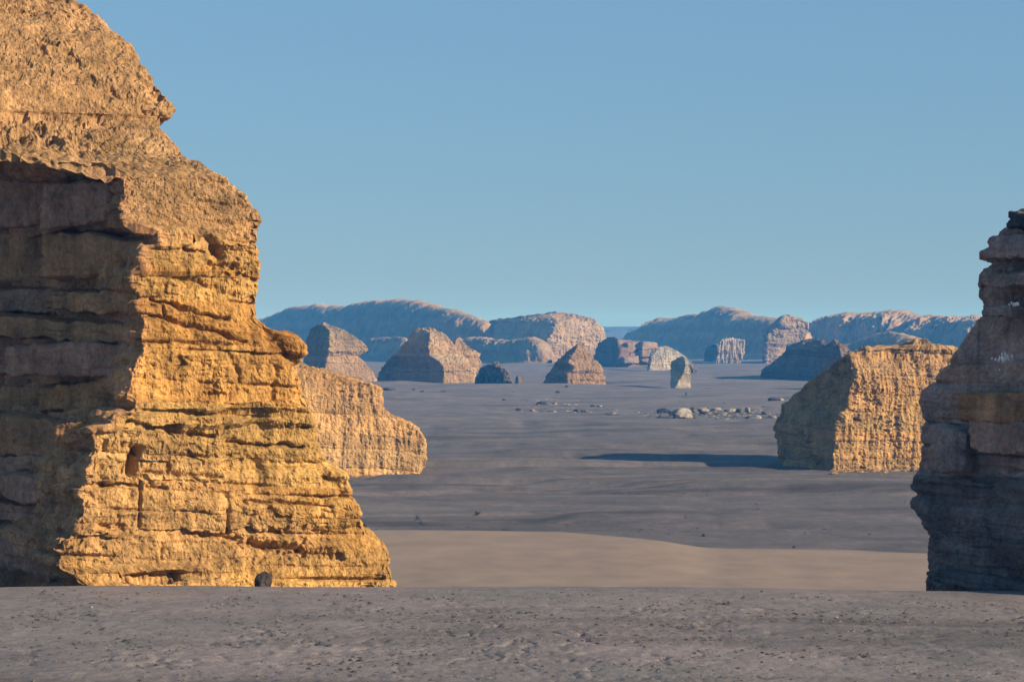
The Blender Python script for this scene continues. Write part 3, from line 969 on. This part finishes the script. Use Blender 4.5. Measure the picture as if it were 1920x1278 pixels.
# ---- long far hills
def hill(name, label, crest, dL, dR, W, seed, col=PINK, nu=420, nv=110, gully=1.0, prof_pow=1.6, k=5.0, group='hills on the skyline', amp=1.0, jag=1.0):
    cp = np.array(crest, np.float64)
    u = np.linspace(0, 1, nu)
    px = np.interp(u, np.linspace(0, 1, len(cp)), cp[:, 0])
    px = cp[0, 0] + (cp[-1, 0] - cp[0, 0]) * u
    py = np.interp(px, cp[:, 0], cp[:, 1])
    d = dL + (dR - dL) * u
    X, Y = (px - 960) / F * d, d
    cr_ = np.stack([px / 17.0, 0 * px + seed, 0 * px], 1)
    py = py - 3.0 * jag * (ridged(cr_, 4, 0.6) - 0.55) - 2.0 * jag * fbm(cr_ * 0.5 + 7, 2)
    Z = np.maximum(CAMH - (py - HY) / F * d, 0.1)
    tx, ty = X[-1] - X[0], Y[-1] - Y[0]
    ln = math.hypot(tx, ty); tx, ty = tx / ln, ty / ln
    nx_, ny_ = ty, -tx                                 # towards the camera's side
    end = np.clip(np.minimum(u / 0.10, (1 - u) / 0.10), 0.02, 1) ** 0.5
    v = np.linspace(-1, 1, nv)
    v = np.sign(v) * np.abs(v) ** 1.2
    Wd = W * end
    P = np.zeros((nv, nu, 3))
    for j, vv in enumerate(v):
        a = abs(vv)
        h = (1 - a) ** 0.75 * (1 - 0.25 * a) if a < 1 else 0
        h = 1.0 - sstep(0.03, 0.42, np.array(a)) * 0.86 - 0.14 * a
        P[j, :, 0] = X - nx_ * Wd * vv
        P[j, :, 1] = Y - ny_ * Wd * vv
        P[j, :, 2] = Z * h
    P = P[::-1]
    N = grid_normals(P, False).reshape(-1, 3)
    if N[:, 2].mean() < 0:
        N = -N
    V = P.reshape(-1, 3)
    s, tone, hue = strata(V, seed, dip=0.0, amp=0.10, notch=0.06, joints=0.03, k=k)
    r, pit = rough(V + seed * 3, k, 0.16, 0.09, 0.05, 0.06, 0.0)
    along = (V[:, 0] * tx + V[:, 1] * ty)
    wob = 2.0 * noise(V * 0.06)
    g = ridged(np.stack([along / 9.0 + wob * 0.6, V[:, 2] * 0.05, 0.04 * V[:, 1] + seed], 1), 4, 0.6)
    zr = np.clip(V[:, 2] / (np.repeat(Z[None], nv, 0).reshape(-1) + 0.1), 0, 1)
    mask = sstep(0.02, 0.3, zr) * (1 - 0.75 * sstep(0.8, 1.0, zr))
    disp = (s + r) * (0.25 + 0.75 * mask) * amp + gully * (g - 0.4) * mask * 1.3
    V2 = V + N * disp[:, None]
    foot = sstep(0.0, 0.12, zr)
    V2[:, 2] = V2[:, 2] * foot + (1 - foot) * (-0.6)
    c = np.array(col)[None] * 0.92 * tone[:, None] * (1 + hue[:, None] * np.array([.05, -.02, -.08])) * (1 - .1 * pit[:, None])
    loc = V2.mean(0); loc[2] = 0
    F4 = grid_faces(nv, nu, False)
    o = mesh_np(name, V2, F4, M_FAR, np.clip(c, .01, .85), None, False, loc)
    tag(o, label, 'hill', group)
    return o


hill('rock_hill', 'long dark blue ridge with small summit knob on the skyline at left',
     [(440, 640), (470, 618), (495, 601), (520, 591), (550, 578), (590, 574), (600, 568), (610, 573), (640, 574), (655, 576), (685, 567), (720, 566), (745, 563),
      (775, 564), (805, 572), (825, 577), (845, 579), (870, 589), (900, 600), (914, 608), (920, 640), (924, 672)], 830, 620, 34, 71, gully=1.0, amp=1.0, k=2.2, jag=1.7)
far_rock('rock_hill', 'domed hill, left side blue and right end sunlit, in the middle of the skyline',
         [(587, 1030), (592, 990), (597, 950), (602, 918), (612, 905), (628, 898), (680, 890)],
         [(587, 1052), (597, 1044), (612, 1040), (628, 1034), (640, 1020), (660, 1008), (680, 1004)],
         [(587, 1070), (592, 1092), (600, 1115), (612, 1130), (628, 1138), (650, 1142), (680, 1146)],
         590.0, 587, 682, 45, 1.9, 0.5, 72, k=3.0, nrow=170, nside=260, big=0.2, flute=0.1, group='hills on the skyline', taper=0.7)
hill('rock_hill', 'peaked dark blue hill right of the skyline gap',
     [(1160, 672), (1185, 637), (1205, 620), (1225, 605), (1240, 601), (1290, 593), (1320, 588), (1340, 582), (1352, 577), (1372, 578), (1395, 588), (1405, 595), (1440, 597), (1462, 600), (1490, 606), (1500, 640), (1506, 672)],
     840, 620, 36, 73, gully=1.0, amp=1.0, k=2.2, jag=1.7)
hill('rock_hill', 'broad rugged hill with sunlit spurs on the skyline at far right',
     [(1495, 660), (1505, 625), (1520, 607), (1545, 598), (1590, 591), (1640, 588), (1690, 587), (1705, 590), (1740, 597), (1780, 597), (1830, 600), (1880, 606), (1960, 615), (2060, 640), (2100, 668)],
     690, 560, 36, 74, gully=3.2, amp=1.4, nu=520, k=3.0, jag=1.8)
hill('rock_hill', 'low dark spur in front of the rugged right-hand hill',
     [(1575, 668), (1590, 652), (1620, 640), (1650, 628), (1668, 622), (1690, 628), (1720, 638), (1745, 655), (1752, 668)], 540, 470, 16, 75, gully=1.2, k=2.0, nu=160, nv=60)
hill('rock_ledge', 'low flat ledge with sunlit rim at the foot of the long left ridge',
     [(672, 668), (682, 640), (700, 636), (722, 634), (740, 633), (758, 634), (764, 645), (768, 668)], 640, 590, 11, 76, gully=0.8, k=1.8, nu=160, nv=60, group='low ledges below the hills')
hill('rock_ledge', 'dark low ridge with pale rim in front of the domed hill',
     [(850, 672), (862, 640), (880, 634), (905, 633), (930, 636), (955, 640), (985, 634), (1000, 632), (1015, 642), (1026, 660), (1030, 674)], 600, 560, 14, 77, gully=0.8, k=1.8, nu=220, nv=70, group='low ledges below the hills')
pl = hill('plateau', 'flat hazy plateau on the horizon seen through the skyline gap',
          [(-1400, 640), (-1380, 616), (0, 614), (900, 613), (1160, 613), (1200, 613), (1235, 614), (1900, 614), (3300, 616), (3320, 640)], 1500, 1500, 120, 78, gully=2, k=8, nu=300, nv=40, amp=0.4, jag=0.1, col=(0.16, 0.14, 0.13))
for k_ in ('label', 'category', 'group'):
    del pl[k_]
pl['kind'] = 'structure'


# ================================================================== STONES ON THE PLAIN
def stone(name, label, px, py, wpx, hpx, col, seed, cat='stone', group='stones strewn over the plain', deep=0.9, flat=0.35, ang=0.0, d=None, lean=0.0, mat=None):
    """a loose stone whose foot is at picture point (px,py) on the flat"""
    d = d or DG(py)
    x = (px - 960) / F * d
    w, h = wpx / F * d, hpx / F * d
    n = 18
    th = np.linspace(0, math.pi, n)[:, None]
    ph = np.linspace(0, 2 * math.pi, 2 * n, endpoint=False)[None, :]
    S = np.stack([np.sin(th) * np.cos(ph), np.sin(th) * np.sin(ph), np.cos(th) + 0 * ph], -1).reshape(-1, 3)
    rg = np.random.default_rng(seed)
    # cut by a few planes so that it breaks along facets
    r = np.ones(len(S))
    for _ in range(9):
        nrm = rg.normal(size=3); nrm /= np.linalg.norm(nrm)
        dd = rg.uniform(0.55, 0.85)
        dp = S @ nrm
        r = np.where(dp > 0.05, np.minimum(r, dd / np.maximum(dp, 0.05)), r)
    Q = S * r[:, None]
    Q += S * (0.10 * fbm(S * 2.2 + seed, 3))[:, None]
    Q /= np.array([np.abs(Q[:, 0]).max(), np.abs(Q[:, 1]).max(), 1])
    zmin, zmax = np.percentile(Q[:, 2], 30), Q[:, 2].max()
    Z = (Q[:, 2] - zmin) / (zmax - zmin) * h
    c, s = math.cos(ang), math.sin(ang)
    X, Y = Q[:, 0] * w / 2, Q[:, 1] * w / 2 * deep
    gz = float(ground_z(np.array([x]), np.array([d]))[0])
    V = np.stack([x + X * c - Y * s + lean * Z, d + X * s + Y * c, gz - 0.03 + Z], 1)
    tone = np.array(col)[None] * (0.95 + 0.3 * noise(S * 1.7 + seed))[:, None]
    o = mesh_np(name, V, grid_faces(n, 2 * n, True)[:, ::-1], mat or M_MID, np.clip(tone, .01, .85), None, False, (x, d, gz))
    return tag(o, label, cat, group)


DK, PK, PALE, GR = (0.07, 0.065, 0.06), (0.52, 0.34, 0.27), (0.50, 0.46, 0.40), (0.20, 0.18, 0.18)
for i, (px, py, w, h, col, lb) in enumerate([
        (945, 748, 9, 3.5, DK, 'tiny dark stone nearest the foot of the fluted boulder'),
        (972, 768, 15, 6, DK, 'dark slanting stone left of a small pink one'),
        (997, 769, 12, 6, PK, 'small pink stone beside the slanting dark one, leftmost of the pink stones'),
        (1015, 757, 22, 6.5, DK, 'wide dark stone nearest the shark-fin rock'),
        (1040, 757, 13, 5, PK, 'small pink stone right of the wide dark stone'),
        (1081, 768, 13, 7, DK, 'dark stone at the left end of a grey slab'),
        (1098, 767, 20, 5.5, GR, 'grey slab between two dark stones on the plain'),
        (1111, 762, 10, 4.5, DK, 'small dark stone at the right end of the grey slab'),
        (1124, 762, 11, 4, PK, 'pink stone furthest right of the pink stones'),
        (1148, 774, 22, 7, (0.34, 0.32, 0.32), 'lone low grey stone with pale right side'),
        (1046, 736, 9, 6, DK, 'small dark stone just below the shark-fin rock'),
        (1062, 725, 7, 5, DK, 'tiny stone touching the left foot of the shark-fin rock'),
        (963, 737, 5, 4, DK, 'tiny stone below the upright dark stone'),
        (1288, 741, 8, 6, (0.27, 0.24, 0.25), 'faint grey stone below the pale upright slab'),
        (730, 731, 26, 6, (0.13, 0.12, 0.14), 'low dark stone close to the low golden snout'),
        (778, 729, 10, 3.5, GR, 'small flat stone below the broad mound, furthest left'),
        (792, 733, 9, 3.5, DK, 'small dark stone below the middle of the broad mound'),
        (831, 733, 13, 3, DK, 'thin dark stone below the right half of the broad mound'),
        (1449, 751, 22, 7, (0.12, 0.11, 0.11), 'dark stone with pale dust just left of the squat half-lit block'),
        (1464, 750, 12, 5, PALE, 'pale stone touching the dark stone beside the squat block'),
        (1358, 756, 6, 5, DK, 'single tiny dark stone above the pale rubble'),
        (970, 839, 11, 4, DK, 'small dark stone alone in the middle of the grey flat'),
        (1488, 1024, 8, 4, DK, 'small dark pebble at the right end of the sand crest'),
        (1320, 1004, 7, 6, DK, 'small dark pebble standing above the bend of the sand crest')]):
    stone('stone', lb, px, py, w, h, col, 300 + i, deep=1.2)

for i, (px, py, w, h, col, lb) in enumerate([
        (1242, 772, 32, 9, (0.06, 0.07, 0.13), 'dark bluish oblong block at the left end of the pale rubble'),
        (1257, 775, 9, 8, (0.06, 0.06, 0.09), 'small dark stone between the bluish block and the large pale boulder'),
        (1280, 780, 42, 20, (0.47, 0.44, 0.38), 'large pale pointed boulder, biggest of the rubble'),
        (1268, 782, 14, 6, DK, 'dark stone under the front of the large pale boulder'),
        (1299, 769, 14, 9, (0.15, 0.14, 0.15), 'dark stone behind the right shoulder of the large pale boulder'),
        (1318, 772, 26, 9, PALE, 'pale slab right of the large pale boulder'),
        (1319, 775, 16, 6, DK, 'dark stone in front of the pale slab'),
        (1329, 769, 9, 8, DK, 'small dark upright stone behind the pale slab'),
        (1342, 771, 22, 8, (0.53, 0.50, 0.44), 'whitish slab in the middle of the rubble'),
        (1352, 769, 18, 6, (0.20, 0.19, 0.21), 'grey stone lying on the whitish rubble slabs'),
        (1370, 772, 26, 6, PALE, 'long thin pale slab in the right half of the rubble'),
        (1388, 774, 20, 9, (0.17, 0.16, 0.17), 'dark grey lump in the right half of the rubble'),
        (1401, 774, 12, 11, (0.55, 0.51, 0.45), 'upright whitish stone right of the dark grey lump'),
        (1404, 783, 13, 7, (0.12, 0.11, 0.12), 'dark stone below the upright whitish stone'),
        (1418, 782, 24, 9, (0.52, 0.49, 0.44), 'broad whitish stone near the right end of the rubble'),
        (1436, 776, 20, 6, (0.22, 0.21, 0.22), 'flat grey stone near the right end of the rubble'),
        (1448, 779, 18, 7, PALE, 'pale stone at the very right end of the rubble'),
        (1237, 778, 5, 5, DK, 'tiny dark pebble below the bluish block')]):
    stone('stone', lb, px, py, w, h, col, 400 + i, group='pale rubble in front of the squat block', deep=1.1)

stone('boulder', 'dark boulder lodged at the foot of the tall golden formation', 495, 1094, 36, 34, (0.10, 0.085, 0.075), 500, cat='stone', group=None,
      d=32.1, deep=0.8, mat=M_NEAR)


# dry twigs and shrubs on the grey flat
M_TWIG, _nt, _b = new_mat('dry_twig')
_n = nd(_nt, 'ShaderNodeTexNoise', Scale=20.0)
_r = nd(_nt, 'ShaderNodeValToRGB')
_r.color_ramp.elements[0].color = (0.03, 0.028, 0.02, 1); _r.color_ramp.elements[1].color = (0.09, 0.075, 0.05, 1)
_nt.links.new(_n.outputs[0], _r.inputs[0]); _nt.links.new(_r.outputs[0], _b.inputs['Base Color'])


def tube(path, r0, r1, n=5):
    path = np.array(path, float)
    V, Fq = [], []
    for i, p in enumerate(path):
        t = path[min(i + 1, len(path) - 1)] - path[max(i - 1, 0)]
        t /= np.linalg.norm(t)
        a = np.cross(t, (0.3, 0.2, 0.93)); a /= np.linalg.norm(a)
        b = np.cross(t, a)
        r = r0 + (r1 - r0) * i / (len(path) - 1)
        for k in range(n):
            w = 2 * math.pi * k / n
            V.append(p + r * (a * math.cos(w) + b * math.sin(w)))
    return np.array(V), grid_faces(len(path), n, True)


def shrub(label, px, py, h, seed, nst, group='dry shrubs on the grey flat', name='dry_shrub', spread=1.0, thick=0.02):
    rg = random.Random(seed)
    d = DG(py)
    x = (px - 960) / F * d
    gz = float(ground_z(np.array([x]), np.array([d]))[0])
    e = thing(name, label, 'shrub', (x, d, gz), group)
    Vs, Fs, base = [], [], 0
    for i in range(nst):
        a = rg.uniform(0, 6.28)
        L = h * rg.uniform(0.6, 1.1)
        p = [np.array([0, 0, -0.03])]
        dirv = np.array([math.cos(a) * spread, math.sin(a) * spread, rg.uniform(0.5, 1.2)])
        for s in range(5):
            dirv = dirv + np.array([rg.uniform(-.3, .3) for _ in range(3)])
            p.append(p[-1] + dirv / np.linalg.norm(dirv) * L / 5)
        v, f = tube(p, thick, thick * 0.3)
        Vs.append(v); Fs.append(f + base); base += len(v)
        for q in p[2:]:
            bb = [q, q + np.array([rg.uniform(-.3, .3), rg.uniform(-.3, .3), rg.uniform(.0, .3)]) * h, ]
            bb.append(bb[1] + np.array([rg.uniform(-.2, .2), rg.uniform(-.2, .2), rg.uniform(.0, .2)]) * h)
            v, f = tube(bb, thick * 0.6, thick * 0.25, 4)
            Vs.append(v); Fs.append(f + base); base += len(v)
    # quads from rings of 5 and 4 are all quads
    mesh_np('branches', np.concatenate(Vs) + np.array([x, d, gz]), np.concatenate(Fs), M_TWIG, None, e, True, (x, d, gz))
    return e


shrub('small dry shrub right of centre above the sand crest', 1290, 978, 0.28, 1, 16)
shrub('small dry tuft left of centre on the grey flat', 895, 964, 0.20, 2, 10)
# the long bare twig lying aslant
d_ = DG(985)
pts = []
for i, (a, b_) in enumerate([(782, 967), (786, 973), (790, 978), (796, 985)]):
    dd = DG(b_)
    pts.append(((a - 960) / F * dd, dd, float(ground_z(np.array([(a - 960) / F * dd]), np.array([dd]))[0]) + 0.03))
v, f = tube(pts, 0.018, 0.01)
tag(mesh_np('twig', v, f, M_TWIG, None, None, True, pts[-1]), 'long thin bare twig lying aslant on the grey flat', 'twig')


# ---- clods and gravel on the near terrace (beyond counting)
def gravel():
    rg = np.random.default_rng(5)
    n = 34000
    y = 21 + 10.5 * rg.random(n) ** 0.8
    x = (rg.random(n) * 2 - 1) * (0.30 * y + 2)
    dens = noise(np.stack([x * 0.7, y * 0.7, 0 * x + 9], 1))
    keep = (dens + rg.uniform(-0.4, 0.4, n) > 0.0) & (y < 31.2 - 2.0 * rg.random(n) ** 2)
    x, y = x[keep], y[keep]
    n = len(x)
    sz = 0.004 + 0.026 * rg.random(n) ** 5
    tone = np.array([0.25, 0.235, 0.23])[None] * rg.uniform(0.45, 1.25, n)[:, None]
    chips('gravel', 'clods and gravel scattered over the cracked grey foreground', 'gravel', x, y, sz, tone, M_NEAR, rg, 0.9)


def chips(name, label, cat, x, y, sz, tone, mat, rg, flat):
    """many small angular stones lying on the ground, as one mass"""
    n = len(x)
    base = np.array([[1, 0, 0], [.3, .9, 0.1], [-.9, .5, 0], [-.7, -.7, .1], [.5, -.9, 0], [.3, .1, .75], [-.3, -.1, .65]], float)
    tri = np.array([[0, 1, 5], [1, 6, 5], [1, 2, 6], [2, 3, 6], [3, 5, 6], [3, 4, 5], [4, 0, 5]])
    ang = rg.uniform(0, 6.28, n)
    c, s = np.cos(ang)[:, None], np.sin(ang)[:, None]
    B = base[None] * (1 + rg.uniform(-.3, .3, (n, 7, 3)))
    bx = (B[..., 0] * c - B[..., 1] * s) * sz[:, None] * 1.4
    by = (B[..., 0] * s + B[..., 1] * c) * sz[:, None]
    bz = B[..., 2] * sz[:, None] * flat
    gz = ground_z(x, y)
    V = np.stack([x[:, None] + bx, y[:, None] + by, gz[:, None] + bz], -1).reshape(-1, 3)
    T = (tri[None] + (np.arange(n) * 7)[:, None, None]).reshape(-1, 3)
    o = mesh_np(name, V, T, mat, np.repeat(tone, 7, 0), None, False, (float(x.mean()), float(y.mean()), 0))
    o['kind'] = 'stuff'
    o['label'], o['category'] = label, cat


def flat_gravel():
    rg = np.random.default_rng(15)
    n = 5000
    y = 84 + 60 * rg.random(n) ** 1.3
    x = (rg.random(n) * 2 - 1) * 0.3 * y
    dens = noise(np.stack([x * 0.06, y * 0.10, 0 * x + 4], 1)) + 0.02 * x
    keep = dens + rg.uniform(-0.35, 0.35, n) > 0.12
    x, y = x[keep], y[keep]
    sz = 0.015 + 0.06 * rg.random(len(x)) ** 4
    chips('gravel', 'sparse dark pebbles strewn over the grey flat behind the sand', 'gravel', x, y, sz,
          np.array([0.16, 0.15, 0.15])[None] * rg.uniform(0.4, 1.2, len(x))[:, None], M_MID, rg, 0.8)


def rubble_chips():
    rg = np.random.default_rng(16)
    px = np.concatenate([rg.normal(1345, 62, 420), rg.normal(1040, 50, 120)])
    py = np.concatenate([rg.normal(774, 4.5, 420), rg.normal(762, 7, 120)])
    ok = (px < 1462) & (px > 900)
    px, py = px[ok], py[ok]
    y = CAMH * F / (py - HY)
    x = (px - 960) / F * y
    sz = 0.05 + 0.28 * rg.random(len(x)) ** 3
    t = np.where(rg.random(len(x))[:, None] < 0.55, np.array([0.52, 0.48, 0.42])[None], np.array([0.16, 0.15, 0.16])[None]) * rg.uniform(0.7, 1.1, len(x))[:, None]
    chips('rubble', 'small pale and dark chips lying among the stones on the plain', 'rubble', x, y, sz, t, M_MID, rg, 0.7)


def fallen():
    rg = np.random.default_rng(17)
    n = 1500
    u = rg.random(n)
    out = np.abs(rg.normal(0, 1.0, n))
    a = rg.random(n) < 0.5
    # along the feet of the squat rock and of the low golden rock
    px = np.where(a, 1560 + 300 * u, 520 + 285 * u)
    d = np.where(a, 123.3 + 3.0 * u - out * 0.9, 120.3 + 2.2 * u - out * 0.8)
    x = (px - 960) / F * d
    sz = 0.03 + 0.20 * rg.random(n) ** 4
    t = np.array([0.60, 0.40, 0.22])[None] * rg.uniform(0.6, 1.05, n)[:, None]
    chips('rubble', 'crumbled golden chips along the feet of the two middle-distance rocks', 'rubble', x, d, sz, t, M_MID, rg, 0.9)


flat_gravel()
rubble_chips()
fallen()
gravel()


# ================================================================== HAZE
def haze():
    x, y0, y1, z0, z1 = 1500, -500, 1900, -2.5, 25
    V = [(-x, y0, z0), (x, y0, z0), (x, y1, z0), (-x, y1, z0), (-x, y0, z1), (x, y0, z1), (x, y1, z1), (-x, y1, z1)]
    Fq = [(0, 3, 2, 1), (4, 5, 6, 7), (0, 1, 5, 4), (1, 2, 6, 5), (2, 3, 7, 6), (3, 0, 4, 7)]
    m = bpy.data.materials.new('haze')
    m.use_nodes = True
    nt = m.node_tree
    nt.nodes.remove(nt.nodes['Principled BSDF'])
    v = nt.nodes.new('ShaderNodeVolumePrincipled')
    v.inputs['Color'].default_value = (0.05, 0.36, 1.0, 1)
    v.inputs['Absorption Color'].default_value = (1, 1, 1, 1)
    v.inputs['Density'].default_value = 0.00062
    v.inputs['Anisotropy'].default_value = 0.0
    nt.links.new(v.outputs[0], nt.nodes['Material Output'].inputs['Volume'])
    me = bpy.data.meshes.new('haze')
    me.from_pydata(V, [], Fq)
    me.materials.append(m)
    o = bpy.data.objects.new('haze', me)
    COL.objects.link(o)
    o['kind'] = 'stuff'
    o['label'], o['category'] = 'thin blue desert haze over the whole plain', 'haze'


haze()
